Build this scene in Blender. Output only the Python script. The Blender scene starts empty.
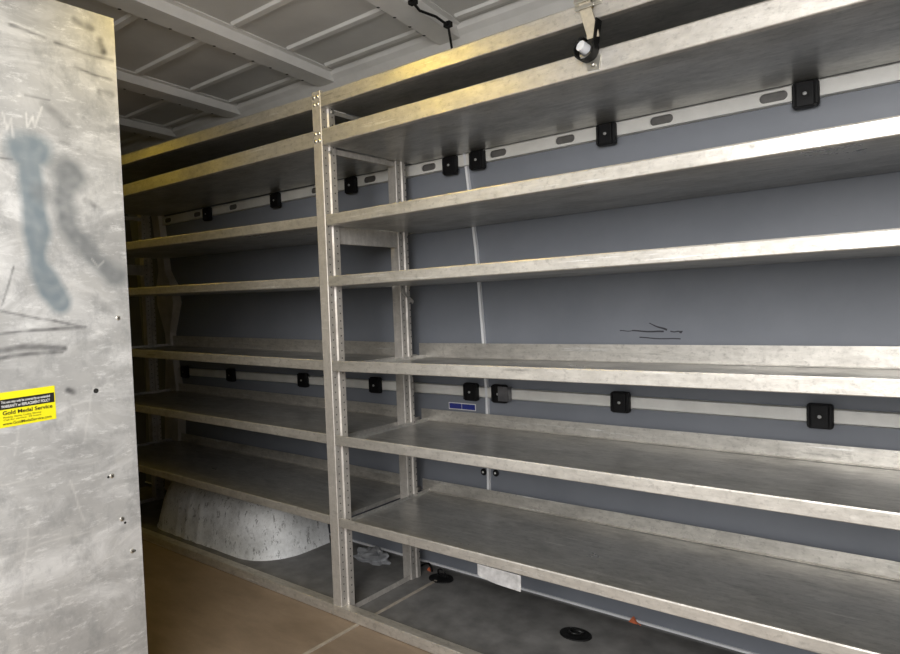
import bpy, bmesh, math, random
from mathutils import Vector, Matrix, noise

random.seed(4)
scene = bpy.context.scene
COL = scene.collection

# ------------------------------------------------------------------ helpers
class MB:
    """collects shapes (world coordinates) and links them as ONE mesh object"""
    def __init__(s):
        s.v, s.f, s.m = [], [], []
    def face_set(s, vs, fs, mi=0):
        o = len(s.v)
        s.v += [tuple(v) for v in vs]
        s.f += [tuple(i + o for i in f) for f in fs]
        s.m += [mi] * len(fs)
    def box(s, x0, x1, y0, y1, z0, z1, mi=0):
        vs = [(x, y, z) for z in (z0, z1) for y in (y0, y1) for x in (x0, x1)]
        s.face_set(vs, [(0, 2, 3, 1), (4, 5, 7, 6), (0, 1, 5, 4), (2, 6, 7, 3), (0, 4, 6, 2), (1, 3, 7, 5)], mi)
    def prism(s, pts, ax, a0, a1, mi=0):
        """closed polygon pts in the two other axes, extruded along axis ax"""
        n = len(pts); vs = []
        for a in (a0, a1):
            for p in pts:
                vs.append({'x': (a, p[0], p[1]), 'y': (p[0], a, p[1]), 'z': (p[0], p[1], a)}[ax])
        fs = [tuple(range(n)), tuple(range(2 * n - 1, n - 1, -1))]
        fs += [(i, n + i, n + (i + 1) % n, (i + 1) % n) for i in range(n)]
        s.face_set(vs, fs, mi)
    def sheet(s, path, ax, a0, a1, t, mi=0):
        """open profile path with thickness t extruded along ax"""
        out = []
        P = [Vector((p[0], p[1])) for p in path]
        for i, p in enumerate(P):
            d = Vector((0, 0))
            if i > 0: d += (p - P[i - 1]).normalized()
            if i < len(P) - 1: d += (P[i + 1] - p).normalized()
            d.normalize()
            nn = Vector((-d.y, d.x))
            k = 1.0
            if 0 < i < len(P) - 1:
                e = (P[i + 1] - p).normalized()
                k = 1 / max(.35, abs(nn.dot(Vector((-e.y, e.x)))))
            out.append(p + nn * t * k)
        n = len(P)
        vs = []
        for a in (a0, a1):
            for p in list(P) + out:
                vs.append({'x': (a, p.x, p.y), 'y': (p.x, a, p.y), 'z': (p.x, p.y, a)}[ax])
        fs = []
        N = 2 * n
        for i in range(n - 1):
            fs.append((i, i + 1, N + i + 1, N + i))
            fs.append((n + i, N + n + i, N + n + i + 1, n + i + 1))
            fs.append((i, n + i, n + i + 1, i + 1))
            fs.append((N + i, N + i + 1, N + n + i + 1, N + n + i))
        fs.append((0, N, N + n, n))
        fs.append((n - 1, 2 * n - 1, N + 2 * n - 1, N + n - 1))
        s.face_set(vs, fs, mi)
    def tube(s, pts, r, n=8, mi=0, closed=False):
        P = [Vector(p) for p in pts]; k = len(P); vs = []; fs = []
        up = Vector((0, 0, 1))
        for i, p in enumerate(P):
            a = P[i - 1] if (i > 0 or closed) else p
            b = P[(i + 1) % k] if (i < k - 1 or closed) else p
            d = (b - a).normalized()
            u = d.cross(up)
            if u.length < .05: u = d.cross(Vector((1, 0, 0)))
            u.normalize(); w = d.cross(u).normalized()
            rr = r[i] if isinstance(r, (list, tuple)) else r
            for j in range(n):
                t = 2 * math.pi * j / n
                vs.append(p + (u * math.cos(t) + w * math.sin(t)) * rr)
        m = k if closed else k - 1
        for i in range(m):
            for j in range(n):
                a = i * n + j; b = i * n + (j + 1) % n
                c2 = ((i + 1) % k) * n + (j + 1) % n; d2 = ((i + 1) % k) * n + j
                fs.append((a, b, c2, d2))
        if not closed:
            fs.append(tuple(range(n - 1, -1, -1))); fs.append(tuple(range((k - 1) * n, k * n)))
        s.face_set(vs, fs, mi)
    def disc(s, c, axis, r, h, n=12, mi=0, dome=0.0):
        """short cylinder with a domed front, base at c, along axis"""
        ax = Vector(axis).normalized(); c = Vector(c)
        u = ax.cross(Vector((0, 0, 1)))
        if u.length < .1: u = ax.cross(Vector((1, 0, 0)))
        u.normalize(); w = ax.cross(u)
        rings = [(r, 0), (r, h), (r * .7, h + dome * .7), (r * .25, h + dome)]
        vs = []; fs = []
        for rr, hh in rings:
            for j in range(n):
                t = 2 * math.pi * j / n
                vs.append(c + ax * hh + (u * math.cos(t) + w * math.sin(t)) * rr)
        for i in range(len(rings) - 1):
            for j in range(n):
                fs.append((i * n + j, i * n + (j + 1) % n, (i + 1) * n + (j + 1) % n, (i + 1) * n + j))
        fs.append(tuple(range(n))); fs.append(tuple(range(3 * n, 4 * n)))
        s.face_set(vs, fs, mi)
    def map(s, fn):
        s.v = [tuple(fn(*v)) for v in s.v]; return s
    def build(s, name, mats, parent=None, smooth=False, bevel=0.0):
        me = bpy.data.meshes.new(name)
        org = parent_origin(parent)
        me.from_pydata([(v[0] - org[0], v[1] - org[1], v[2] - org[2]) for v in s.v], [], s.f)
        if not isinstance(mats, (list, tuple)): mats = [mats]
        for m in mats: me.materials.append(m)
        me.polygons.foreach_set('material_index', s.m)
        bm = bmesh.new(); bm.from_mesh(me)
        bmesh.ops.recalc_face_normals(bm, faces=bm.faces)
        bm.to_mesh(me); bm.free()
        o = bpy.data.objects.new(name, me); COL.objects.link(o)
        if parent is not None: o.parent = parent
        if smooth:
            me.polygons.foreach_set('use_smooth', [True] * len(me.polygons))
            if smooth == 'angle':
                md = o.modifiers.new('split', 'EDGE_SPLIT'); md.split_angle = math.radians(40)
        if bevel:
            md = o.modifiers.new('bevel', 'BEVEL'); md.width = bevel; md.segments = 2; md.limit_method = 'ANGLE'
        return o

def parent_origin(p):
    o = Vector((0, 0, 0))
    while p is not None:
        o = o + Vector(p.location); p = p.parent
    return o

def tag(o, label, cat, group=None):
    o['label'] = label; o['category'] = cat
    if group: o['group'] = group
    return o
def thing(name, label, cat, loc=(0, 0, 0), group=None):
    o = bpy.data.objects.new(name, None); COL.objects.link(o)
    o.empty_display_size = .1; o.location = loc
    return tag(o, label, cat, group)
def struct(o):
    o['kind'] = 'structure'; return o
def single(name, mb, mats, label, cat, origin, group=None, **kw):
    """a thing that is one mesh, with its origin at its base"""
    mb.map(lambda x, y, z: (x - origin[0], y - origin[1], z - origin[2]))
    o = mb.build(name, mats, None, **kw); o.location = origin
    return tag(o, label, cat, group)

# ------------------------------------------------------------------ materials
def nodes_of(name):
    m = bpy.data.materials.new(name); m.use_nodes = True
    nt = m.node_tree; b = nt.nodes['Principled BSDF']
    return m, nt, b
def mk_noise(nt, scale, vscale=(1, 1, 1), detail=4, rough=.55, rot=(0, 0, 0)):
    tc = nt.nodes.new('ShaderNodeTexCoord'); mp = nt.nodes.new('ShaderNodeMapping')
    mp.inputs['Scale'].default_value = vscale; mp.inputs['Rotation'].default_value = rot
    n = nt.nodes.new('ShaderNodeTexNoise'); n.inputs['Scale'].default_value = scale
    n.inputs['Detail'].default_value = detail; n.inputs['Roughness'].default_value = rough
    nt.links.new(tc.outputs['Object'], mp.inputs['Vector']); nt.links.new(mp.outputs['Vector'], n.inputs['Vector'])
    return n.outputs['Fac']
def ramp(nt, fac, stops):
    r = nt.nodes.new('ShaderNodeValToRGB')
    el = r.color_ramp.elements
    while len(el) < len(stops): el.new(.5)
    for e, (p, c) in zip(el, stops):
        e.position = p
        e.color = (c, c, c, 1) if not isinstance(c, (tuple, list)) else (*c, 1)
    nt.links.new(fac, r.inputs['Fac'])
    return r.outputs['Color']
def mix(nt, fac, a, b, mode='MIX'):
    n = nt.nodes.new('ShaderNodeMix'); n.data_type = 'RGBA'; n.blend_type = mode
    for i, v in ((0, fac), (6, a), (7, b)):
        if isinstance(v, bpy.types.NodeSocket): nt.links.new(v, n.inputs[i])
        elif isinstance(v, (int, float)): n.inputs[i].default_value = v if i == 0 else (v, v, v, 1)
        else: n.inputs[i].default_value = (*v, 1)
    return n.outputs[2]
def bump(nt, b, h, strength=.1, dist=.002):
    n = nt.nodes.new('ShaderNodeBump'); n.inputs['Strength'].default_value = strength; n.inputs['Distance'].default_value = dist
    nt.links.new(h, n.inputs['Height']); nt.links.new(n.outputs['Normal'], b.inputs['Normal'])
def plain(name, col, rough=.5, metal=0.0, var=.0, scale=20, spec=.5, vs=(1, 1, 1)):
    m, nt, b = nodes_of(name)
    b.inputs['Roughness'].default_value = rough; b.inputs['Metallic'].default_value = metal
    b.inputs['Specular IOR Level'].default_value = spec
    n = mk_noise(nt, scale, vs)
    c0 = tuple(c * (1 - var) for c in col); c1 = tuple(min(1, c * (1 + var)) for c in col)
    nt.links.new(ramp(nt, n, [(.3, c0), (.7, c1)]), b.inputs['Base Color'])
    return m
def aluminium(name, lo, hi, r0, r1, metal=.85, stretch=(.25, 1, 1), blot=9, wear=.5, dark=.35, bmp=.12):
    """worn sheet aluminium: brushed grain, oxide blotches, dark scuffs, pale scratches"""
    m, nt, b = nodes_of(name)
    b.inputs['Metallic'].default_value = metal
    grain = mk_noise(nt, 60, stretch, 5, .65)
    blo = mk_noise(nt, blot, (1, 1, 1), 5, .6)
    base = mix(nt, blo, lo, hi)
    base = mix(nt, .35, base, ramp(nt, grain, [(.3, tuple(c * .75 for c in lo)), (.7, tuple(min(1, c * 1.15) for c in hi))]))
    sc = mk_noise(nt, 26, (stretch[0] * .35, 1.4, 2.2), 6, .75, (0, .03, .05))
    base = mix(nt, ramp(nt, sc, [(.60, 0), (.68, wear)]), base, tuple(min(1, c * 1.35 + .06) for c in hi))
    sd = mk_noise(nt, 17, (stretch[0] * .8, 1.6, 2.6), 6, .75, (.02, -.02, .1))
    base = mix(nt, ramp(nt, sd, [(.60, 0), (.70, dark)]), base, tuple(c * .35 for c in lo))
    sp = mk_noise(nt, 75, (.7, 1, 1), 4, .75)
    base = mix(nt, ramp(nt, sp, [(.53, 0), (.68, dark * .7)]), base, tuple(c * .45 for c in lo))
    sm_ = mk_noise(nt, 7, (.6, 1, 1), 5, .7, (0, 0, .4))
    base = mix(nt, ramp(nt, sm_, [(.48, 0), (.72, .5)]), base, tuple(c * .55 for c in lo))
    nt.links.new(base, b.inputs['Base Color'])
    nt.links.new(ramp(nt, sm_, [(.3, r0), (.7, r1)]), b.inputs['Roughness'])
    bump(nt, b, blo, bmp, .004)
    return m

M = {}
M['shelf'] = aluminium('worn_shelf_plate', (.36, .36, .355), (.62, .605, .57), .27, .46, .74, wear=.45, dark=.45, bmp=.03)
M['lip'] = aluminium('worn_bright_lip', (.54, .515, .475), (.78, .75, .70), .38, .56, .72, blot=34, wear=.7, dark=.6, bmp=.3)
M['post'] = aluminium('upright_metal', (.50, .47, .44), (.68, .65, .61), .50, .66, .6, stretch=(1, 1, .25), blot=14, wear=.4)
M['hole'] = plain('dark_hole', (.015, .014, .013), .8)
M['bolt'] = plain('zinc_bolt', (.62, .60, .54), .3, .9, .1, 60)
M['clipbolt'] = plain('dull_bolt', (.42, .42, .42), .5, .4, .1, 60)
M['channel'] = plain('rail_channel_metal', (.16, .155, .15), .5, .3, .2, 30)
M['railwhite'] = plain('painted_rail', (.80, .79, .76), .4, .1, .08, 14)
M['black'] = plain('black_plastic', (.005, .005, .006), .5, 0, .2, 60, .25)
M['rubber'] = plain('black_rubber', (.006, .006, .006), .6, 0, .2, 60, .25)
M['strip'] = plain('white_trim', (.80, .81, .84), .45, 0, .05, 15)
M['bow'] = plain('primer_roof_bow', (.74, .73, .71), .5, 0, .06, 12)
M['ceil'] = plain('primer_roof_skin', (.62, .61, .59), .55, 0, .08, 5)
M['body'] = plain('primer_body', (.13, .13, .13), .6, 0, .15, 8)
M['pillar'] = plain('pillar_paint', (.60, .56, .52), .5, .1, .15, 12)
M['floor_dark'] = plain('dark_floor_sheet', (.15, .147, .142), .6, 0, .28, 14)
M['seamstrip'] = plain('floor_joint_strip', (.36, .32, .27), .55, 0, .15, 40)
M['orange'] = plain('orange_plastic', (.52, .13, .05), .5, 0, .1, 40)
M['tape'] = plain('silver_tape', (.52, .52, .53), .45, .3, .25, 45)
M['blue'] = plain('blue_label_print', (.022, .035, .24), .4, 0, .1, 50)
M['white'] = plain('white_print', (.78, .78, .76), .5, 0, .03, 50)
M['yellow'] = plain('yellow_label_print', (.86, .78, .012), .45, 0, .04, 12)
M['ink'] = plain('black_print', (.012, .012, .012), .5)
M['pen'] = plain('marker_ink', (.035, .035, .045), .6)
M['webbing'] = plain('beige_strap', (.46, .41, .32), .7, 0, .15, 60)
M['bag'] = plain('clear_grey_plastic', (.33, .34, .36), .3, 0, .25, 30)
M['outside'] = plain('pale_ground', (.52, .51, .50), .9, 0, .1, 2)

def mat_wall():
    m, nt, b = nodes_of('blue_grey_wall_paint')
    n = mk_noise(nt, 5, (1, 1, 1), 5, .6)
    base = ramp(nt, n, [(.3, (.185, .200, .232)), (.7, (.215, .230, .265))])
    s = mk_noise(nt, 22, (.2, 1, 2.5), 6, .8)
    base = mix(nt, ramp(nt, s, [(.66, 0), (.74, .35)]), base, (.07, .075, .09))
    nt.links.new(base, b.inputs['Base Color']); b.inputs['Roughness'].default_value = .5
    return m
M['wall'] = mat_wall()
def mat_wood():
    m, nt, b = nodes_of('brown_ply_floor')
    n = mk_noise(nt, 9, (.35, 1, 1), 6, .65)
    base = ramp(nt, n, [(.25, (.16, .120, .085)), (.55, (.23, .175, .128)), (.8, (.30, .235, .175))])
    s = mk_noise(nt, 40, (1, .4, 1), 5, .8)
    base = mix(nt, ramp(nt, s, [(.62, 0), (.72, .4)]), base, (.42, .34, .26))
    nt.links.new(base, b.inputs['Base Color']); b.inputs['Roughness'].default_value = .6
    return m
M['wood'] = mat_wood()
def mat_arch():
    m, nt, b = nodes_of('scuffed_white_paint')
    n = mk_noise(nt, 6, (1, 1, 1), 4)
    base = ramp(nt, n, [(.3, (.74, .75, .76)), (.7, (.84, .85, .86))])
    s = mk_noise(nt, 30, (1.6, 1.6, .7), 6, .85, (0, .4, .3))
    base = mix(nt, ramp(nt, s, [(.56, 0), (.61, .85)]), base, (.14, .14, .14))
    d = mk_noise(nt, 8, (1, 1, 1), 6, .8)
    base = mix(nt, ramp(nt, d, [(.44, 0), (.70, .6)]), base, (.28, .28, .27))
    nt.links.new(base, b.inputs['Base Color']); b.inputs['Roughness'].default_value = .45
    return m
M['arch'] = mat_arch()
def mat_panel():
    """scuffed aluminium sheet; its own stains and scratches are stored per vertex"""
    m, nt, b = nodes_of('stained_aluminium_sheet')
    b.inputs['Metallic'].default_value = .45
    big = mk_noise(nt, 5, (1, 1, 1.4), 6, .6)
    base = ramp(nt, big, [(.25, (.40, .40, .40)), (.5, (.55, .55, .545)), (.75, (.66, .655, .64))])
    streak = mk_noise(nt, 6.5, (1, .75, 1.5), 9, .68, (.55, 0, 0))
    streak.node.inputs['Distortion'].default_value = .9
    base = mix(nt, ramp(nt, streak, [(.47, 0), (.68, .85)]), base, (.84, .84, .84))
    fine = mk_noise(nt, 34, (1, .5, 1.6), 7, .8, (.5, 0, 0))
    base = mix(nt, ramp(nt, fine, [(.54, 0), (.66, .75)]), base, (.90, .90, .90))
    drop = mk_noise(nt, 12, (1, 1.2, .8), 8, .75)
    base = mix(nt, ramp(nt, drop, [(.50, 0), (.72, .65)]), base, (.27, .28, .29))
    for nm, colr in (('stain_blue', (.25, .30, .335)), ('stain_grey', (.24, .255, .265)), ('scuff', (.10, .10, .105)), ('chalk', (.88, .87, .85))):
        a = nt.nodes.new('ShaderNodeAttribute'); a.attribute_name = nm
        base = mix(nt, a.outputs['Fac'], base, colr)
    nt.links.new(base, b.inputs['Base Color'])
    nt.links.new(ramp(nt, streak, [(.3, .42), (.7, .6)]), b.inputs['Roughness'])
    bump(nt, b, streak, .08, .002)
    return m
M['panel'] = mat_panel()

# ------------------------------------------------------------------ van shell
def yw(z):                       # the side wall bows: inner face
    t = z - .9
    return .4996 - .019 * t - .057 * t * t
XL, XR = -2.25, 2.45             # bulkhead / rear end of the load space
YN = -1.2                        # near side wall (camera looks in through its doorway)
ZC = 1.985

m = MB(); m.box(XL, XR, YN, 0.0, -.04, 0.0)
fl = struct(m.build('floor', M['wood']))
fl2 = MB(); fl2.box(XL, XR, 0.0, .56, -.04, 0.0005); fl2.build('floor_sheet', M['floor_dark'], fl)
js = MB(); js.box(.074, .086, -1.15, -.005, 0, .003); js.box(.074, .086, .032, .40, 0.0005, .003)
js.map(lambda x, y, z: (x + .0 * y, y, z)); js.build('joint_strip', M['seamstrip'], fl)

w = MB()
zz = [.03 + i * (1.955 - .03) / 24 for i in range(25)]
prof = [(yw(z), z) for z in zz] + [(yw(z) + .02, z) for z in reversed(zz)]
w.prism(prof, 'x', XL, XR)
wall = struct(w.build('wall_back', M['wall']))
def on_wall(x, z, off): return (x, yw(z) - off, z)
ar = MB()                         # felt pen arrow drawn on the wall
def stroke(a, b, r0=.0025, r1=.0025, n=7):
    pts = []; rr = []
    for i in range(n):
        t = i / (n - 1); x = a[0] + (b[0] - a[0]) * t; z = a[1] + (b[1] - a[1]) * t + .0012 * math.sin(7 * t + a[0] * 9)
        pts.append(on_wall(x, z, .0003)); rr.append(r0 + (r1 - r0) * t)
    ar.tube(pts, rr, 5)
stroke((.795, .937), (.845, .937), .0015, .001); stroke((.835, .937), (.935, .934), .002, .0028); stroke((.955, .935), (.985, .934), .0018, .002)
stroke((.984, .934), (.990, .933), .004, .003)
stroke((.890, .960), (.945, .939), .0012, .0034); stroke((.858, .916), (.985, .912), .0018, .0018)
ar.map(lambda x, y, z: (x, yw(z) - .0004 + (y - yw(z)) * .1, z))
ar.build('pen_arrow', M['pen'], wall)

# pale strip over the joint of the wall panels, and the panel's bottom edging
sx = [(1.64, .243), (1.52, .249), (1.23, .264), (.893, .274), (.684, .280), (.389, .279), (.05, .278)]
s1 = MB()
for (za, xa), (zb, xb) in zip(sx, sx[1:]):
    vs = []
    for z, x in ((za, xa), (zb, xb)):
        for dx, dy in ((-.0048, -.001), (.0048, -.001), (.0048, -.0145), (-.0048, -.0145)):
            vs.append((x + dx, yw(z) + dy, z))
    s1.face_set(vs, [(0, 1, 5, 4), (1, 2, 6, 5), (2, 3, 7, 6), (3, 0, 4, 7), (0, 3, 2, 1), (4, 5, 6, 7)])
struct(s1.build('trim_1', M['strip']))
s2 = MB(); s2.box(XL, XR, yw(.03) - .006, yw(.03) + .02, .024, .031); struct(s2.build('trim_2', M['strip']))
s3 = MB(); s3.box(XL, XR, .50, .56, -.04, .023); s3.box(XL, XR, .52, .56, .023, 1.97); struct(s3.build('wall_outer', M['body']))

c = MB()
c.box(XL, XR, YN - .06, .56, ZC, ZC + .03)
ceil = struct(c.build('ceiling', M['ceil']))
def hat(mb, xc, wid, zt, zb, y0, y1, skew):
    h = wid / 2
    p = [(-h - .018, zt), (-h - .018, zt - .004), (-h, zt - .006), (-h + .008, zb), (h - .008, zb), (h, zt - .006), (h + .018, zt - .004), (h + .018, zt)]
    mb.prism(p, 'y', y0, y1)
    return lambda x, y, z: (x + xc + skew * y, y, z)
for xc, y1 in ((-1.54, .41), (-.975, .41), (-.335, .41), (.30, .41), (.93, .41), (1.56, .41)):
    b = MB(); fn = hat(b, xc, .105, ZC, ZC - .036, YN, y1, -.13); b.map(fn)
    o = b.build('roof_bow', M['bow'], ceil)
    d = MB()
    y = YN + .12
    while y < .36:
        for dx in (-.044,):
            d.disc((xc + dx - .13 * y, y, ZC - .034), (0, 0, -1), .0055, .002, 8, 0, .001)
        y += .085
    d.build('rivet', M['hole'], o)
bows = [-2.2, -1.54, -.975, -.335, .30, .93, 1.56, 2.3]
for a, b2 in zip(bows, bows[1:]):
    for yc in (-.92, -.66, -.40, -.15, .10, .30):
        e = MB()
        p = [(yc - .017, ZC), (yc - .011, ZC - .009), (yc + .011, ZC - .009), (yc + .017, ZC)]
        e.prism(p, 'x', a + .085 - .13 * yc, b2 - .085 - .13 * yc)
        e.build('pressed_bead', M['bow'], ceil)
# rounded side rail between roof and wall
cr = MB()
pr = [(.345, ZC), (.355, ZC - .016), (.375, ZC - .03), (.398, ZC - .055), (.408, ZC - .10), (.414, ZC - .16), (.46, ZC - .16), (.46, ZC)]
cr.prism(pr, 'x', XL, XR); struct(cr.build('trim_3', M['bow']))

nw = MB()                        # near side wall with the sliding door's opening
nw.box(XL, .04, YN - .05, YN, -.04, ZC); nw.box(2.15, XR, YN - .05, YN, -.04, ZC); nw.box(.04, 2.15, YN - .05, YN, 1.84, ZC)
struct(nw.build('wall_front', M['body']))
wl = MB(); wl.box(XL - .03, XL, YN, .52, -.04, ZC); struct(wl.build('wall_left', M['body']))
wr = MB(); wr.box(XR, XR + .03, YN, .52, -.04, ZC); struct(wr.build('wall_right', M['body']))
# body pillar behind the far end of the left rack: flares and narrows
pl = MB()
pz = [(1.62, .050), (1.40, .048), (1.28, .050), (1.20, .105), (1.10, .125), (1.00, .075), (.93, .040), (.89, .036), (.80, .05), (.62, .085), (.45, .10), (.03, .10)]
for (za, ha), (zb, hb) in zip(pz, pz[1:]):
    vs = []
    for z, h in ((za, ha), (zb, hb)):
        for dx, dy in ((-h, 0), (h, 0), (h * .72, -.03), (-h * .72, -.03)):
            vs.append((-1.90 + dx, yw(z) + dy, z))
    pl.face_set(vs, [(0, 1, 5, 4), (1, 2, 6, 5), (2, 3, 7, 6), (3, 0, 4, 7), (0, 3, 2, 1), (4, 5, 6, 7)])
struct(pl.build('trim_4', M['pillar']))
gd = MB(); gd.box(-8, 10, -12, YN - .05, -.5, -.42); struct(gd.build('ground', M['outside']))

# ------------------------------------------------------------------ racks
# lip top height at x = -1.35, 0, 1.55 and lip height, top shelf first
SH = [(1.767, 1.743, 1.744, .045), (1.634, 1.6275, 1.628, .053), (1.3737, 1.3485, 1.3566, .036), (1.1644, 1.1468, 1.153, .034),
      (.8847, .8683, .8757, .036), (.6288, .6192, .625, .034), (.348, .341, .3475, .032)]
UP = [.03, .03, .04, .04, .056, .046, .046]
def rack_shelf(root, x0, x1, zz0, xa, zza, h, up):
    """tray: plate, folded front lip, upstand along the back; rises gently from (0, zz0) to (xa, zza)"""
    k = (zza - zz0) / xa
    f = lambda x, y, z: (x, y, z + k * x)
    zp = zz0 - h + .003
    yb = yw(zp) - .017
    a = MB(); a.box(x0, x1, .002, yb, zp - .002, zp)
    a.box(x0, x0 + .0015, .004, yb, zp, zp + .012); a.box(x1 - .0015, x1, .004, yb, zp, zp + .012)
    plate = a.map(f).build('shelf', M['shelf'], root)
    l = MB()
    zt, zb = zz0, zz0 - h
    l.sheet([(.010, zt - .0025), (.0015, zt - .0008), (0, zt - .004), (0, zb + .002), (.002, zb), (.02, zb)], 'x', x0, x1, .0016)
    l.map(f).build('front_lip', M['lip'], plate)
    u = MB(); u.sheet([(yb - .012, zp + .001), (yb, zp + .002), (yb, zp + up)], 'x', x0 - .034, x1 - .034 - .012, .0016)
    u.map(f).build('back_lip', M['lip'], plate)
    return plate
def post(root, name, xr, y0, y1, ztop, flip=1):
    """C channel: flange to the aisle, perforated web, flange to the wall"""
    p = MB()
    path = [(xr - .040, y0 + .006), (xr - .040, y0), (xr - .002, y0), (xr, y0 + .002), (xr, y0 + .027), (xr + .005, y0 + .031), (xr + .005, y1 - .002), (xr + .003, y1), (xr - .034, y1)]
    p.sheet(path, 'z', 0.0008, ztop, .002)
    z = .06
    while z < ztop - .03:           # punched holes, part of the sheet's pattern
        p.disc((xr - .0006, y0 + .014, z), (1, 0, 0), .0024, .0008, 8, 1)
        p.disc((xr + .0045, y0 + .045, z + .012), (1, 0, 0), .0026, .0008, 8, 1)
        z += .025
    return p.build(name, [M['post'], M['hole']], root)
def frame(root, xr):
    fp = post(root, 'front_post', xr, 0.0, .058, 1.752)
    for zc in (1.722, 1.603):
        for dx in (-.029, -.011):
            for dz in (-.012, .012):
                bb = MB(); bb.disc((xr + dx, .0005, zc + dz), (0, -1, 0), .0062, .002, 10, 0, .003)
                bb.build('bolt', M['bolt'], fp, smooth='angle')
    for y, z, h in ((.045, 1.69, .008), (.03, 1.555, .006)):
        bb = MB(); bb.disc((xr + .002, y, z), (1, 0, 0), .006, h, 8, 0, .002); bb.build('bolt', M['bolt'], fp, smooth='angle')
    rp = post(root, 'rear_post', xr, .352, .402, 1.70)
    for z0, z1 in ((1.556, 1.572), (1.258, 1.312), (.004, .020), (.585, .589), (.308, .312)):
        b = MB()
        b.sheet([(xr - .006, z1), (xr - .006, z0), (xr - .020, z0)], 'y', .058, .352, .002)
        b.build('cross_brace', M['post'], root)
def floor_rail(root, x0, x1):
    r = MB()
    r.sheet([(.030, .036), (-.0025, .0365), (-.004, .035), (-.004, .003), (-.002, .001), (.028, .001)], 'x', x0, x1, .002)
    r.sheet([(.028, .030), (.028, .006)], 'x', x0, x1, .002)
    r.build('floor_rail', M['lip'], root)

rackR = thing('shelving_unit', 'long aluminium shelving unit on the right, brightly lit, strap hanging from its top shelf', 'shelves', (0, 0, 0), 'aluminium van racks')
frame(rackR, 0.0)
for (zl, zm, zr, h), up in zip(SH, UP): rack_shelf(rackR, .003, 1.94, zm, 1.55, zr, h, up)
frame(rackR, 1.98); floor_rail(rackR, -.04, 1.98)
rackL = thing('shelving_unit', 'aluminium shelving unit on the left, in shadow, straddling the white wheel arch', 'shelves', (-1.9, 0, 0), 'aluminium van racks')
for (zl, zm, zr, h), up in zip(SH, UP): rack_shelf(rackL, -1.895, -.042, zm, -1.35, zl, h, up)
frame(rackL, -1.90); floor_rail(rackL, -1.94, -.042)

# small bent latch plate on the rear post under the fourth shelf
lv = MB(); lv.box(.002, .006, .36, .44, -.006, .006)
R = Matrix.Rotation(math.radians(-36), 3, 'X')
lv.map(lambda x, y, z: (x, .352 + (R @ Vector((0, y - .36, z))).y, 1.098 + (R @ Vector((0, y - .36, z))).z))
lv.build('latch_bar', M['lip'], rackR)

# silvery tape patch hanging off the lowest lip
tp = MB()
tp.face_set([(.574, -.0015, .312), (.716, -.0015, .3115), (.717, -.003, .282), (.716, -.004, .2685), (.64, -.004, .271), (.585, -.003, .277), (.574, -.002, .283)], [(0, 1, 2, 3, 4, 5, 6)])
o = single('tape_patch', tp, M['tape'], 'silvery white tape patch hanging off the front lip of the lowest right shelf', 'tape', (.645, 0, .27))
md = o.modifiers.new('thick', 'SOLIDIFY'); md.thickness = .0012; md.offset = 0

# ------------------------------------------------------------------ wall rails and their clips
def slot_rail(x0, x1, z0, z1, slots, label, name):
    root = thing(name, label, 'rail', (0, yw((z0 + z1) / 2), z0))
    yf = yw((z0 + z1) / 2) - .013
    mb = MB(); zc = (z0 + z1) / 2
    edges = sorted(slots); cur = x0
    def plate(a, b):
        mb.box(a, b, yf, yf + .003, z0, z1)
    for s in edges:
        a, b = s - .055, s + .055
        if a > cur: plate(cur, a)
        cur = b
        n = 32; hw, hr = .034, .0125
        ins = []; outr = []
        for i in range(n):
            t = 2 * math.pi * (i + .5) / n
            cx = hw - hr if math.cos(t) > 0 else -(hw - hr)
            ins.append((s + cx + hr * math.cos(t), zc + hr * math.sin(t)))
            dx, dz = math.cos(t) , math.sin(t)
            # project to the rectangle
            px, pz = ins[-1][0] - s, ins[-1][1] - zc
            W, H = .055, (z1 - z0) / 2
            k = min(W / abs(px) if abs(px) > 1e-6 else 1e9, H / abs(pz) if abs(pz) > 1e-6 else 1e9)
            outr.append((s + px * k, zc + pz * k))
        vs = [(x, yf, z) for x, z in outr] + [(x, yf, z) for x, z in ins] + [(x, yf + .004, z) for x, z in ins]
        fs = []
        for i in range(n):
            j = (i + 1) % n
            fs.append((i, j, n + j, n + i)); fs.append((n + i, n + j, 2 * n + j, 2 * n + i))
        mb.face_set(vs, fs)
        # the four corners the fan leaves out
        for sx_ in (-1, 1):
            for sz_ in (-1, 1):
                cand = [p for p in outr if (p[0] - s) * sx_ > 0 and (p[1] - zc) * sz_ > 0]
                onx = [p for p in cand if abs(abs(p[0] - s) - .055) < 1e-6]
                onz = [p for p in cand if abs(abs(p[1] - zc) - (z1 - z0) / 2) < 1e-6]
                if onx and onz:
                    A = max(onx, key=lambda p: abs(p[1] - zc)); B = max(onz, key=lambda p: abs(p[0] - s))
                    C = (s + .055 * sx_, zc + (z1 - z0) / 2 * sz_)
                    mb.face_set([(A[0], yf, A[1]), (C[0], yf, C[1]), (B[0], yf, B[1])], [(0, 1, 2)])
    plate(cur, x1)
    mb.box(x0, x1, yf, yf + .0125, z1 - .002, z1 + .0005); mb.box(x0, x1, yf, yf + .0125, z0 - .0005, z0 + .002)
    mb.build('rail_face', M['railwhite'], root)
    if slots:
        d = MB(); d.box(x0, x1, yf + .009, yf + .011, z0 + .002, z1 - .002); d.build('rail_channel', M['channel'], root)
    return yf
ZU0, ZU1, ZL0, ZL1 = 1.532, 1.5755, .694, .732
yU = slot_rail(-1.87, 2.3, ZU0, ZU1, [1.258, .96, .647, .389, .077, -.233, -.56, -1.183, -1.506, -1.80],
               'pale slotted metal rail along the wall just below the second shelf', 'wall_rail')
yL = slot_rail(-1.87, 2.3, ZL0, ZL1, [], 'pale plain metal rail along the wall below the fifth shelf', 'wall_rail')

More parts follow.
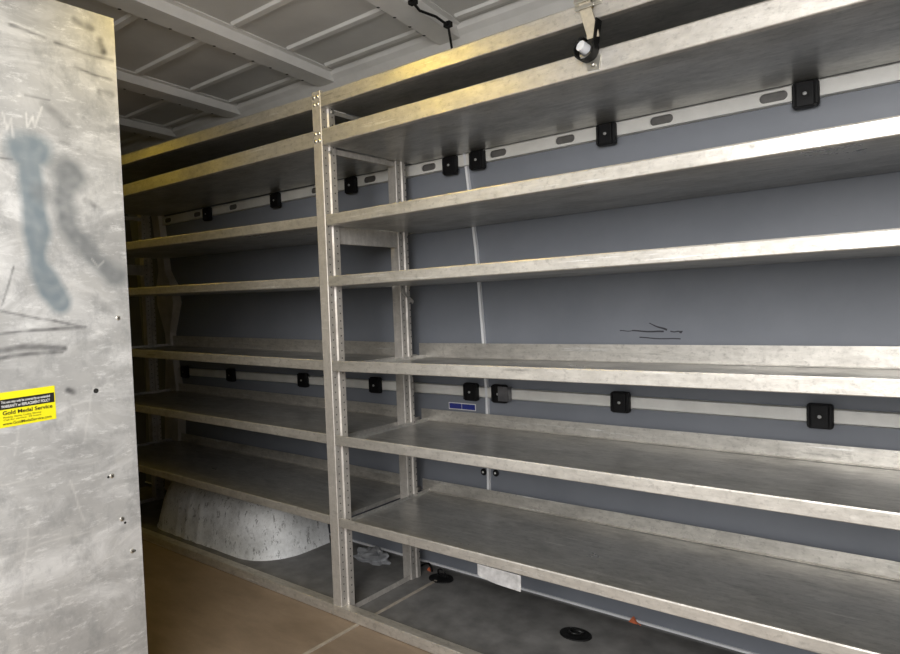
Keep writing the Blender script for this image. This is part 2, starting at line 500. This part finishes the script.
def rr_poly(wd, ht, r, n=4):
    pts = []
    for cx, cz, a0 in ((wd - r, ht - r, 0), (-wd + r, ht - r, 90), (-wd + r, -ht + r, 180), (wd - r, -ht + r, 270)):
        for i in range(n + 1):
            a = math.radians(a0 + 90 * i / n); pts.append((cx + r * math.cos(a), cz + r * math.sin(a)))
    return pts
def make_clip(mat):
    root = thing('rail_clip', '', 'clip', (0, 0, 0))
    b = MB()
    P = rr_poly(.031, .036, .009)
    b.prism(P, 'y', -.014, 0)
    P2 = rr_poly(.0205, .033, .004)
    b.prism(P2, 'y', -.0195, -.013)
    for sx_ in (-1, 1): b.box(sx_ * .026 - .0035, sx_ * .026 + .0035, -.0195, -.013, -.031, .031)
    body = b.build('clip_body', mat, root, bevel=.0015)
    r = MB(); r.disc((0, -.0195, 0), (0, -1, 0), .011, .0008, 16); r.build('washer', M['rubber'], body)
    k = MB(); k.disc((0, -.0203, 0), (0, -1, 0), .005, .0015, 12, 0, .0012); k.build('bolt', M['clipbolt'], root, smooth='angle')
    return root
def dup(root):
    r = root.copy(); COL.objects.link(r)
    for ch in list(root.children):
        cc = ch.copy(); COL.objects.link(cc); cc.parent = r
        for g in ch.children:
            d = g.copy(); COL.objects.link(d); d.parent = cc
    return r
clips_u = [(1.326, 'rightmost black clip on the upper slotted rail, beside a slot'),
           (.784, 'second black clip from the right on the upper slotted rail'),
           (.299, 'black clip on the upper slotted rail just right of the white wall strip'),
           (.178, 'black clip on the upper slotted rail just left of the white wall strip'),
           (-.341, 'black clip on the upper slotted rail seen between the two middle posts'),
           (-.840, 'dark clip on the upper slotted rail just left of the middle front post'),
           (-1.402, 'leftmost black clip on the upper slotted rail, deep in the left unit')]
clips_l = [(1.344, 'rightmost black clip on the lower plain rail'),
           (.792, 'second black clip from the right on the lower plain rail'),
           (.336, 'clip with a pale plate beside it, on the lower rail right of the strip'),
           (.210, 'black clip on the lower rail above the small blue label'),
           (-.283, 'black clip on the lower plain rail seen between the two middle posts'),
           (-.747, 'black clip on the lower rail just left of the middle front post'),
           (-1.319, 'second black clip from the left on the lower plain rail'),
           (-1.76, 'leftmost dark clip on the lower rail, by the far pillar')]
proto = None
for lst, yy, zc in ((clips_u, yU, 1.5415), (clips_l, yL, .7135)):
    for x, lab in lst:
        if proto is None: proto = o = make_clip(M['black'])
        else: o = dup(proto)
        o.location = (x + (.009 if lst is clips_u else .007), yy - .0005, zc)
        if lst is clips_u: o.scale = (1, 1, .92)
        tag(o, lab, 'clip', 'black clips on the upper rail' if lst is clips_u else 'black clips on the lower rail')
        if abs(x - .336) < .001:
            q = MB(); q.box(x + .010, x + .052, yy - .024, yy - .021, zc - .026, zc + .030); q.box(x + .050, x + .053, yy - .024, yy - .0005, zc - .026, zc + .030)
            q.build('cover_plate', plain('smoked_plate', (.15, .15, .16), .3, .3, .3, 30), o)

# blue label on the wall, black grommets either side of the strip
bl = thing('wall_label', 'small blue label with white border on the wall beneath a clip', 'label', (.157, yw(.65), .637))
z0, z1 = .6385, .6645
b = MB(); b.box(.093, .221, yw(.65) - .0008, yw(.65) + .0006, z0, z1); b.build('border', M['white'], bl)
b = MB(); b.box(.0965, .1545, yw(.65) - .0012, yw(.65), z0 + .003, z1 - .003); b.box(.1565, .2175, yw(.65) - .0012, yw(.65), z0 + .003, z1 - .003); b.build('blue_field', M['blue'], bl)
for x, z, lab in ((.252, .416, 'black rubber grommet left of the white strip below the sixth shelf'), (.306, .419, 'black rubber grommet right of the white strip below the sixth shelf')):
    g = thing('grommet', lab, 'grommet', (x, yw(z), z), 'grommets on the wall')
    t = MB(); t.disc((x, yw(z), z), (0, -1, 0), .0125, .004, 16, 0, .002); t.build('rubber_ring', M['rubber'], g, smooth='angle')
    t = MB(); t.disc((x - .001, yw(z) - .0058, z), (0, -1, 0), .004, .001, 10, 0, .001); t.build('plug', M['white'], g, smooth='angle')

# ------------------------------------------------------------------ wheel arch
def rounded_rect(x0, x1, y0, y1, r, n=8):
    pts = []
    for cx, cy, a0 in ((x1 - r, y1 - .01, 0), (x0 + r, y1 - .01, 180), (x0 + r, y0 + r, 180), (x1 - r, y0 + r, 270)):
        if cy > y0 + r: pts.append((x1 if a0 == 0 else x0, cy)); continue
        for i in range(n + 1):
            a = math.radians(a0 + 90 * i / n); pts.append((cx + r * math.cos(a), cy + r * math.sin(a)))
    return pts
wa = MB()
lev = [(.0006, 0.0), (.01, .006), (.06, .016), (.13, .034), (.18, .052), (.215, .075), (.238, .105), (.25, .15)]
rings = []
for z, ins in lev:
    P = []
    for x, y in rounded_rect(-1.585 + ins * .95, -.568 - ins * .5, .112 + ins * .75, .460, .20, 10):
        # the front face carries three shallow pressed ribs at its left
        d = sum(math.exp(-((x - c_) / .010) ** 2) for c_ in (-1.23, -1.15, -1.07)) * .006
        P.append((x, y - (d if y < .3 else 0), z))
    rings.append(P)
# resample the front edge so ribs show
def densify(P):
    out = []
    for a, b2 in zip(P, P[1:] + P[:1]):
        n = max(1, int(math.dist(a, b2) / .012))
        for i in range(n):
            t = i / n; out.append(tuple(a[k] + (b2[k] - a[k]) * t for k in range(3)))
    return out
base = densify(rings[0]); ts = []
N = len(base)
def resample(P, N):
    L = [0]
    for a, b2 in zip(P, P[1:] + P[:1]): L.append(L[-1] + math.dist(a, b2))
    out = []; j = 0
    for i in range(N):
        s_ = L[-1] * i / N
        while L[j + 1] < s_: j += 1
        t = (s_ - L[j]) / max(1e-9, L[j + 1] - L[j]); a, b2 = P[j], P[(j + 1) % len(P)]
        out.append(tuple(a[k] + (b2[k] - a[k]) * t for k in range(3)))
    return out
vs = []; fs = []
for P in rings:
    for x, y, z in resample(P, N):
        rib = sum(math.exp(-((x - c_) / .016) ** 2) for c_ in (-1.26, -1.18, -1.08)) * .005 * (1 if y < .2 else 0) * min(1, (.25 - z) / .06)
        wob = .004 * noise.noise(Vector((x * 9, y * 9, z * 9)))
        vs.append((x, y - rib + wob, z))
for i in range(len(rings) - 1):
    for j in range(N): fs.append((i * N + j, i * N + (j + 1) % N, (i + 1) * N + (j + 1) % N, (i + 1) * N + j))
fs.append(tuple(range((len(rings) - 1) * N, len(rings) * N)))
wa.face_set(vs, fs)
single('wheel_arch', wa, M['arch'], 'white scuffed wheel arch box on the floor under the left shelves', 'wheel arch', (-1.04, .3, 0), smooth='angle')

# ------------------------------------------------------------------ floor items
def tie_ring(x, y, lab, lean):
    root = thing('tie_down_ring', lab, 'tie-down ring', (x, y, 0), 'lashing rings in the floor')
    b = MB()
    n = 28; vs = []; fs = []
    prof_ = [(1.0, .0008), (.97, .004), (.88, .0045), (.80, .0015), (.5, .0012), (.1, .0012)]
    for k, z in prof_:
        for i in range(n):
            t = 2 * math.pi * i / n; vs.append((x + .052 * k * math.cos(t), y + .040 * k * math.sin(t), z))
    for r in range(len(prof_) - 1):
        for i in range(n): fs.append((r * n + i, r * n + (i + 1) % n, (r + 1) * n + (i + 1) % n, (r + 1) * n + i))
    fs.append(tuple(range((len(prof_) - 1) * n, len(prof_) * n)))
    b.face_set(vs, fs); b.build('cup', M['rubber'], root, smooth='angle')
    l = MB(); pts = []
    for i in range(17):
        t = math.pi * (-.15 + 1.3 * i / 16)
        px = .019 * math.cos(t); h = .014 + .021 * math.sin(t)
        pts.append((x + px, y + .012 - h * math.cos(lean), .004 + h * math.sin(lean)))
    l.tube(pts, .0032, 8); l.tube([(x - .024, y + .012, .008), (x + .024, y + .012, .008)], .004, 8)
    l.build('ring', plain('dark_steel', (.02, .02, .02), .3, .5, .2, 40), root, smooth=True)
    return root
tie_ring(.085, .425, 'black round lashing ring in the floor near the rear middle post', math.radians(70))
tie_ring(.695, .335, 'black oval lashing ring in the floor under the lowest right shelf', math.radians(18))

def wire_clip(x, y, z, lab, s=1.0, pale=False):
    b = MB()
    b.face_set([(x - .013 * s, y, z), (x + .013 * s, y, z - .002), (x + .002 * s, y - .004, z + .020 * s),
                (x - .013 * s, y - .012, z), (x + .015 * s, y - .012, z - .002), (x - .001 * s, y - .010, z + .017 * s)],
               [(0, 2, 1), (3, 4, 5), (0, 1, 4, 3), (1, 2, 5, 4), (2, 0, 3, 5)])
    b.tube([(x + .005 * s, y - .008, z + .006), (x + .022 * s, y - .012, z + .003), (x + .03 * s, y - .02, z + .0035)], .0022, 6)
    single('cable_clip', b, M['orange'], lab, 'clip', (x, y, z - .002), 'orange bits at the wall edge', bevel=.0015)
wire_clip(.830, .466, .026, 'small orange plastic clip on the wall edging near the right end')
wire_clip(.0, .462, .004, 'small orange brown clip on the floor behind the rear middle post', .6)
cb = MB(); cb.tube([(-.08, .45, .004), (-.04, .452, .012), (-.015, .455, .028), (.0, .456, .030), (.012, .455, .016), (.02, .45, .004)], .004, 8)
single('loose_wire', cb, M['rubber'], 'short black loop of wire on the floor behind the rear middle post', 'wire', (-.03, .452, 0), smooth=True)

bg = MB()
n = 18; mrows = 10; vs = []; fs = []
for i in range(mrows):
    ph = math.pi / 2 * i / (mrows - 1)
    for j in range(n):
        t = 2 * math.pi * j / n
        p = Vector((math.cos(t) * math.cos(ph), math.sin(t) * math.cos(ph), math.sin(ph)))
        k = 1 + .45 * noise.noise(p * 2.3 + Vector((3, 1, 7))) + .25 * noise.noise(p * 5.5)
        vs.append((-.27 + p.x * .085 * k, .415 + p.y * .045 * k, max(.0008, p.z * .045 * k)))
for i in range(mrows - 1):
    for j in range(n): fs.append((i * n + j, i * n + (j + 1) % n, (i + 1) * n + (j + 1) % n, (i + 1) * n + j))
bg.face_set(vs, fs)
single('plastic_bag', bg, M['bag'], 'crumpled grey plastic bag on the floor between the middle posts and the wheel arch', 'bag', (-.27, .415, 0))

# ------------------------------------------------------------------ ceiling cable
cb = MB()
pts = [(.375, .02, ZC - .040), (.362, .06, ZC - .042), (.345, .11, ZC - .045), (.352, .18, ZC - .043), (.345, .25, ZC - .046), (.318, .29, ZC - .044), (.295, .325, ZC - .05), (.272, .37, ZC - .10)]
cp = []
for a in range(len(pts) - 1):
    for t in (0, .33, .66):
        cp.append(tuple(pts[a][k] + (pts[a + 1][k] - pts[a][k]) * t for k in range(3)))
cp.append(pts[-1]); cb.tube(cp, .0042, 8)
for q in (1, 4):
    x, y, z = pts[q]; cb.box(x - .012, x + .012, y - .009, y + .009, z - .006, ZC - .036)
single('ceiling_cable', cb, M['rubber'], 'thin black cable clipped along a roof bow above the top shelf', 'cable', (.34, .2, ZC - .05), smooth='angle')

# ------------------------------------------------------------------ strap at the top of the right rack
st = thing('retaining_strap', 'beige retaining strap with black loop hanging between the two top right shelves', 'strap', (.955, 0, 1.60))
b = MB(); b.box(.922, .992, -.006, -.001, 1.728, 1.775); b.box(.928, .985, -.022, -.006, 1.737, 1.750); b.box(.932, .978, -.020, -.016, 1.722, 1.730)
for dx in (.935, .958, .980): b.disc((dx, -.006, 1.762), (0, -1, 0), .005, .003, 8, 0, .002)
b.build('buckle_plate', M['bolt'], st, bevel=.001)
b = MB()
path = [(.951, -.016, 1.748), (.953, -.012, 1.72), (.962, -.014, 1.69), (.972, -.018, 1.66), (.974, -.020, 1.648)]
vs = []; fs = []
for x, y, z in path:
    for dx, dy in ((-.015, 0), (.015, 0), (.015, .0025), (-.015, .0025)): vs.append((x + dx, y + dy, z))
for i in range(len(path) - 1):
    for j in range(4): fs.append((i * 4 + j, i * 4 + (j + 1) % 4, i * 4 + 4 + (j + 1) % 4, i * 4 + 4 + j))
fs += [(0, 1, 2, 3), tuple(range(len(vs) - 4, len(vs)))]
b.face_set(vs, fs); b.build('webbing', M['webbing'], st)
def band(path, hw, name, mat, th=.003):
    """a flat band: path of centre points in (x, z) at depth y, width across y"""
    b = MB(); vs = []; fs = []
    P = [Vector(p) for p in path]
    for i, p in enumerate(P):
        d = (P[min(i + 1, len(P) - 1)] - P[max(i - 1, 0)]).normalized()
        nn = Vector((-d.z, 0, d.x)) * th
        for s_, o_ in ((-1, 0), (1, 0), (1, 1), (-1, 1)):
            vs.append(p + Vector((0, s_ * hw, 0)) + nn * o_)
    for i in range(len(P) - 1):
        for j in range(4): fs.append((i * 4 + j, i * 4 + (j + 1) % 4, i * 4 + 4 + (j + 1) % 4, i * 4 + 4 + j))
    fs += [(0, 1, 2, 3), tuple(range(len(vs) - 4, len(vs)))]
    b.face_set(vs, fs); return b.build(name, mat, st, smooth='angle')
loop = [(.984, -.012, 1.69)] + [(.982, -.016, 1.665), (.979, -.018, 1.640)]
for i in range(15):
    t = math.radians(20 - 290 * i / 14)
    loop.append((.955 + .024 * math.cos(t), -.020, 1.626 + .024 * math.sin(t)))
band(loop, .014, 'black_loop', M['rubber'])
b = MB(); b.tube([(.947, -.032, 1.634), (.953, -.012, 1.628)], .0125, 14); b.build('white_roll', M['strip'], st, smooth='angle')
b = MB(); b.face_set([(.945, -.0045, 1.612), (.985, -.0045, 1.612), (.980, -.0045, 1.580), (.950, -.0045, 1.582)], [(0, 1, 2, 3)])
o = b.build('anchor_plate', M['bolt'], st); md = o.modifiers.new('thick', 'SOLIDIFY'); md.thickness = .003
b = MB(); b.disc((.966, -.006, 1.592), (0, -1, 0), .006, .002, 10, 0, .003); b.build('rivet', M['bolt'], st, smooth='angle')

# ------------------------------------------------------------------ end panel of the near rack
PX = .05
Y0, Y1, Z1 = -1.165, -.681, 1.7535
pan = thing('end_panel', 'tall scuffed aluminium end panel on the left with a yellow label', 'panel', (PX, -.92, 0))
k1 = [(-.882, 1.41), (-.878, 1.334), (-.875, 1.237), (-.871, 1.167), (-.854, 1.105), (-.835, 1.078)]
k2 = [(-.799, 1.366), (-.817, 1.308), (-.809, 1.252), (-.769, 1.198), (-.713, 1.133)]
k3 = [(-.863, 1.321), (-.819, 1.301)]
dk = [[(-.953, 1.064), (-.888, 1.044), (-.785, 1.019)], [(-.955, 1.016), (-.869, 1.017), (-.785, 1.019)], [(-.957, .98), (-.901, .982), (-.831, .974)], [(-.958, .963), (-.902, .967), (-.837, .966)], [(-.922, 1.157), (-.948, 1.074)], [(-.902, 1.671), (-.834, 1.665)], [(-.814, 1.66), (-.751, 1.653), (-.69, 1.651)], [(-.775, 1.615), (-.731, 1.608), (-.693, 1.606)], [(-.881, 1.528), (-.832, 1.528)], [(-.843, 1.515), (-.799, 1.479)], [(-.935, 1.386), (-.913, 1.385)], [(-.769, 1.723), (-.732, 1.716)], [(-.716, 1.693), (-.71, 1.667)], [(-.722, 1.571), (-.694, 1.572)], [(-.816, 1.436), (-.774, 1.427)], [(-.769, 1.313), (-.748, 1.303)], [(-.83, .877), (-.82, .871)]]
dkw = [.0025, .003, .006, .004, .0018, .003, .0035, .003, .0025, .009, .002, .007, .008, .007, .004, .006, .006]
dka = [.55, .6, .65, .6, .45, .45, .5, .5, .4, .3, .4, .5, .6, .5, .3, .4, .7]
wt = [[(-.927, 1.48), (-.919, 1.446), (-.911, 1.471), (-.907, 1.435)], [(-.881, 1.489), (-.879, 1.46), (-.868, 1.485), (-.865, 1.462), (-.849, 1.509)], [(-.761, 1.179), (-.747, 1.161), (-.734, 1.173)], [(-.848, .836), (-.783, .849), (-.771, .883)], [(-.973, .692), (-.926, .695), (-.876, .706)], [(-.981, .539), (-.904, .546), (-.789, .545)], [(-.928, .826), (-.942, .753)], [(-.921, .607), (-.935, .523), (-.945, .439)], [(-.836, .674), (-.809, .574)], [(-.739, .493), (-.684, .526)], [(-.978, .58), (-.863, .556)], [(-.783, .849), (-.799, .759)]]
def seg_d(p, a, b):
    ax, ay = a; bx, by = b; dx, dy = bx - ax, by - ay
    t = max(0, min(1, ((p[0] - ax) * dx + (p[1] - ay) * dy) / (dx * dx + dy * dy)))
    return math.hypot(p[0] - ax - t * dx, p[1] - ay - t * dy), t
def poly_d(p, L):
    return min(seg_d(p, a, b)[0] for a, b in zip(L, L[1:]))
def bbox(L, r):
    return (min(q[0] for q in L) - r, max(q[0] for q in L) + r, min(q[1] for q in L) - r, max(q[1] for q in L) + r)
def sm(d, w, s): return max(0.0, min(1.0, (w - d) / s + .5))
ny, nz = 150, 480
vs = []; A = {'stain_blue': [], 'stain_grey': [], 'scuff': [], 'chalk': []}
bxd = [bbox(L, .03) for L in dk]; bxw = [bbox(L, .02) for L in wt]
bk1, bk2 = bbox(k1, .07), bbox(k2, .07)
for i in range(nz + 1):
    z = .001 + (Z1 - .001) * i / nz
    for j in range(ny + 1):
        y = Y0 + (Y1 - Y0) * j / ny
        nz1 = noise.noise(Vector((y * 14, z * 14, 1))) * .010; nz2 = noise.noise(Vector((y * 50, z * 50, 5)))
        p = (y + nz1 * .4, z + nz1 * .4)
        sb = sg = sc = ch = 0.0
        if bk1[0] < y < bk1[1] and bk1[2] < z < bk1[3]:
            blob = math.hypot(p[0] - k1[0][0], p[1] - k1[0][1])
            w_ = .024 + .012 * max(0, (1.38 - z) / .3) * 0
            sb = max(sm(poly_d(p, k1) + nz1, w_, .016), sm(blob + nz1, .043, .022)) * (.92 + .2 * nz2)
        if bk2[0] < y < bk2[1] and bk2[2] < z < bk2[3]:
            blob = math.hypot(p[0] - k2[0][0], p[1] - k2[0][1])
            sg = max(sm(poly_d(p, k2) + nz1, .024, .026), sm(blob + nz1, .040, .03), .6 * sm(poly_d(p, k3), .02, .02)) * (.85 + .25 * nz2)
        for L, B, w_, a_ in zip(dk, bxd, dkw, dka):
            if B[0] < y < B[1] and B[2] < z < B[3]:
                sc = max(sc, 1.35 * a_ * sm(poly_d(p, L) + nz1 * .15, w_, w_ * 1.1) * (.75 + .6 * nz2))
        for qi, (L, B) in enumerate(zip(wt, bxw)):
            if B[0] < y < B[1] and B[2] < z < B[3]:
                ch = max(ch, (.85 if qi < 2 else .38) * sm(poly_d(p, L), .0018, .0028) * (.8 + .6 * nz2))
        A['stain_blue'].append(max(0, sb)); A['stain_grey'].append(max(0, sg)); A['scuff'].append(max(0, sc)); A['chalk'].append(max(0, ch))
        vs.append((PX - PX, y + .92, z))
fs = [(i * (ny + 1) + j, i * (ny + 1) + j + 1, (i + 1) * (ny + 1) + j + 1, (i + 1) * (ny + 1) + j) for i in range(nz) for j in range(ny)]
me = bpy.data.meshes.new('panel_sheet'); me.from_pydata(vs, [], fs); me.materials.append(M['panel'])
for k, v in A.items():
    at = me.attributes.new(k, 'FLOAT', 'POINT'); at.data.foreach_set('value', v)
so = bpy.data.objects.new('panel_sheet', me); COL.objects.link(so); so.parent = pan
md = so.modifiers.new('thick', 'SOLIDIFY'); md.thickness = .003; md.offset = -1
e = MB(); e.sheet([(PX - .004, Y1), (PX - .035, Y1), (PX - .035, Y1 - .02)], 'z', .001, Z1, .002)
e.sheet([(PX - .004, Y0), (PX - .035, Y0), (PX - .035, Y0 + .02)], 'z', .001, Z1, .002)
e.box(PX - .035, PX - .004, Y0, Y1, Z1 - .003, Z1)
e.build('folded_edge', M['lip'], pan)
def pfast(y, z, r, hole):
    b = MB()
    if hole:
        b.disc((PX - .0002, y, z), (1, 0, 0), r, .0006, 12); b.build('hole', M['hole'], pan)
    else:
        b.disc((PX, y, z), (1, 0, 0), r, .001, 12, 0, .0015); o = b.build('rivet', M['bolt'], pan, smooth='angle')
        d = MB(); d.disc((PX + .0022, y + .001, z), (1, 0, 0), r * .4, .0006, 8); d.build('rivet_centre', M['hole'], o)
pfast(-.769, .869, .0058, True)
pfast(-.709, 1.037, .0055, False)
for y, z in ((-.744, .662), (-.726, .553), (-.706, .468)): pfast(y, z, .0055, False)
for y, z in ((-.752, .667), (-.719, .548), (-.7, .473)): pfast(y, z - .006, .003, True)

# yellow printed label: slightly tilted
stk = None
def lab_pt(u, v, h=0):
    """u along the label from its right end to the left (m), v up; right edge sits at y = -.857"""
    y = -.857 - u; z = .818 + v - u * .03
    return (PX + h, y, z)
def lab_quad(mb, u0, u1, v0, v1, h0, h1):
    vs = [lab_pt(u, v, h) for h in (h0, h1) for u, v in ((u0, v0), (u1, v0), (u1, v1), (u0, v1))]
    mb.face_set(vs, [(0, 1, 2, 3), (4, 7, 6, 5), (0, 4, 5, 1), (1, 5, 6, 2), (2, 6, 7, 3), (3, 7, 4, 0)])
b = MB(); lab_quad(b, 0, .125, 0, .0745, .0002, .0008); stk = b.build('yellow_label', M['yellow'], pan)
stk['label'] = 'yellow printed service label on the panel'
b = MB(); lab_quad(b, .002, .125, .038, .0595, .0008, .0011); b.build('black_band', M['ink'], stk)
def put_text(body, height, u_right, v, mat, width, bold=0.0, name='lettering'):
    cu = bpy.data.curves.new('t', 'FONT'); cu.body = body; cu.size = 1.0; cu.offset = bold; cu.fill_mode = 'BOTH'
    to = bpy.data.objects.new('t', cu); COL.objects.link(to)
    dg = bpy.context.evaluated_depsgraph_get(); me_ = bpy.data.meshes.new_from_object(to.evaluated_get(dg))
    bpy.data.objects.remove(to)
    xs = [q.co.x for q in me_.vertices]; x0, x1 = min(xs), max(xs)
    sx_ = width / (x1 - x0)
    org = parent_origin(stk)
    for q in me_.vertices:
        u = u_right + (x1 - q.co.x) * sx_
        P = lab_pt(u, v + q.co.y * height / .7, .0015)
        q.co = Vector(P) - org
    me_.materials.clear(); me_.materials.append(mat)
    o = bpy.data.objects.new(name, me_); COL.objects.link(o); o.parent = stk
    return o
put_text('This unit may only be covered by an extended', .0055, .011, .0508, M['white'], .094, .012)
put_text('WARRANTY or REPLACEMENT POLICY', .0060, .011, .0415, M['white'], .094, .015)
put_text('Gold Medal Service', .0080, .007, .0265, M['ink'], .096, .02)
put_text('Plumbing  Heating  Cooling  Electrical', .0035, .030, .0195, M['ink'], .072)
put_text('Call for service  24 hours', .0035, .030, .0140, M['ink'], .072)
put_text('www.GoldMedalService.com', .0060, .010, .0048, M['ink'], .094, .008)

# ------------------------------------------------------------------ light
wd = bpy.data.worlds.new('daylight'); scene.world = wd; wd.use_nodes = True
bgn = wd.node_tree.nodes['Background']; bgn.inputs['Color'].default_value = (.92, .96, 1, 1); bgn.inputs['Strength'].default_value = .45
def area(name, loc, target, sx_, sy_, power, col, spread=180):
    l = bpy.data.lights.new(name, 'AREA'); l.shape = 'RECTANGLE'; l.size = sx_; l.size_y = sy_
    l.energy = power; l.color = col; l.spread = math.radians(spread)
    o = bpy.data.objects.new(name, l); COL.objects.link(o); o.location = loc
    o.rotation_euler = (Vector(target) - Vector(loc)).to_track_quat('-Z', 'Y').to_euler()
    return o
area('door_daylight', (1.8, -2.3, 1.85), (.95, 0, .9), 1.4, 1.5, 84, (1, .975, .94))
sl = bpy.data.lights.new('sun', 'SUN'); sl.energy = 4.2; sl.angle = math.radians(2); sl.color = (1, .97, .92)
so_ = bpy.data.objects.new('sun', sl); COL.objects.link(so_); so_.rotation_euler = Vector((.6, .35, -.72)).to_track_quat('-Z', 'Y').to_euler()
area('gold_glint_light', (.18, -.46, ZC - .045), (.18, -.46, 0), .12, .16, 2.0, (1, .70, .07))  # added warm light without a fixture, puts gold highlights on the top lips
area('gold_glint_light', (-.05, -.95, ZC - .045), (-.05, -.95, 0), .12, .3, 1.3, (1, .68, .10))  # added as well, for the gold on the second shelf's lip
area('gold_glint_light', (-1.8, -.60, ZC - .045), (-1.8, -.60, 0), .16, .10, 1.3, (1, .70, .07))  # added as well, for the gold at the left end of the lips

# ------------------------------------------------------------------ camera
yaw, pitch, roll = -.665901, -.037668, -.035863
f = 653.3
cy, sy_, cp_, sp_ = math.cos(yaw), math.sin(yaw), math.cos(pitch), math.sin(pitch)
fwd = Vector((sy_ * cp_, cy * cp_, sp_)); right = Vector((cy, -sy_, 0)); up = right.cross(fwd)
rr = right * math.cos(roll) + up * math.sin(roll); uu = up * math.cos(roll) - right * math.sin(roll)
cam = bpy.data.cameras.new('camera'); co = bpy.data.objects.new('camera', cam); COL.objects.link(co)
cam.sensor_fit = 'HORIZONTAL'; cam.sensor_width = 36; cam.lens = f / 900 * 36; cam.clip_start = .02
mw = Matrix(((rr.x, uu.x, -fwd.x, 1.6461), (rr.y, uu.y, -fwd.y, -1.4520), (rr.z, uu.z, -fwd.z, 1.0460), (0, 0, 0, 1)))
co.matrix_world = mw
scene.camera = co
vs_ = scene.view_settings
vs_.view_transform = 'Standard'; vs_.look = 'None'; vs_.gamma = 1; vs_.use_curve_mapping = False
vs_.exposure = 0.16
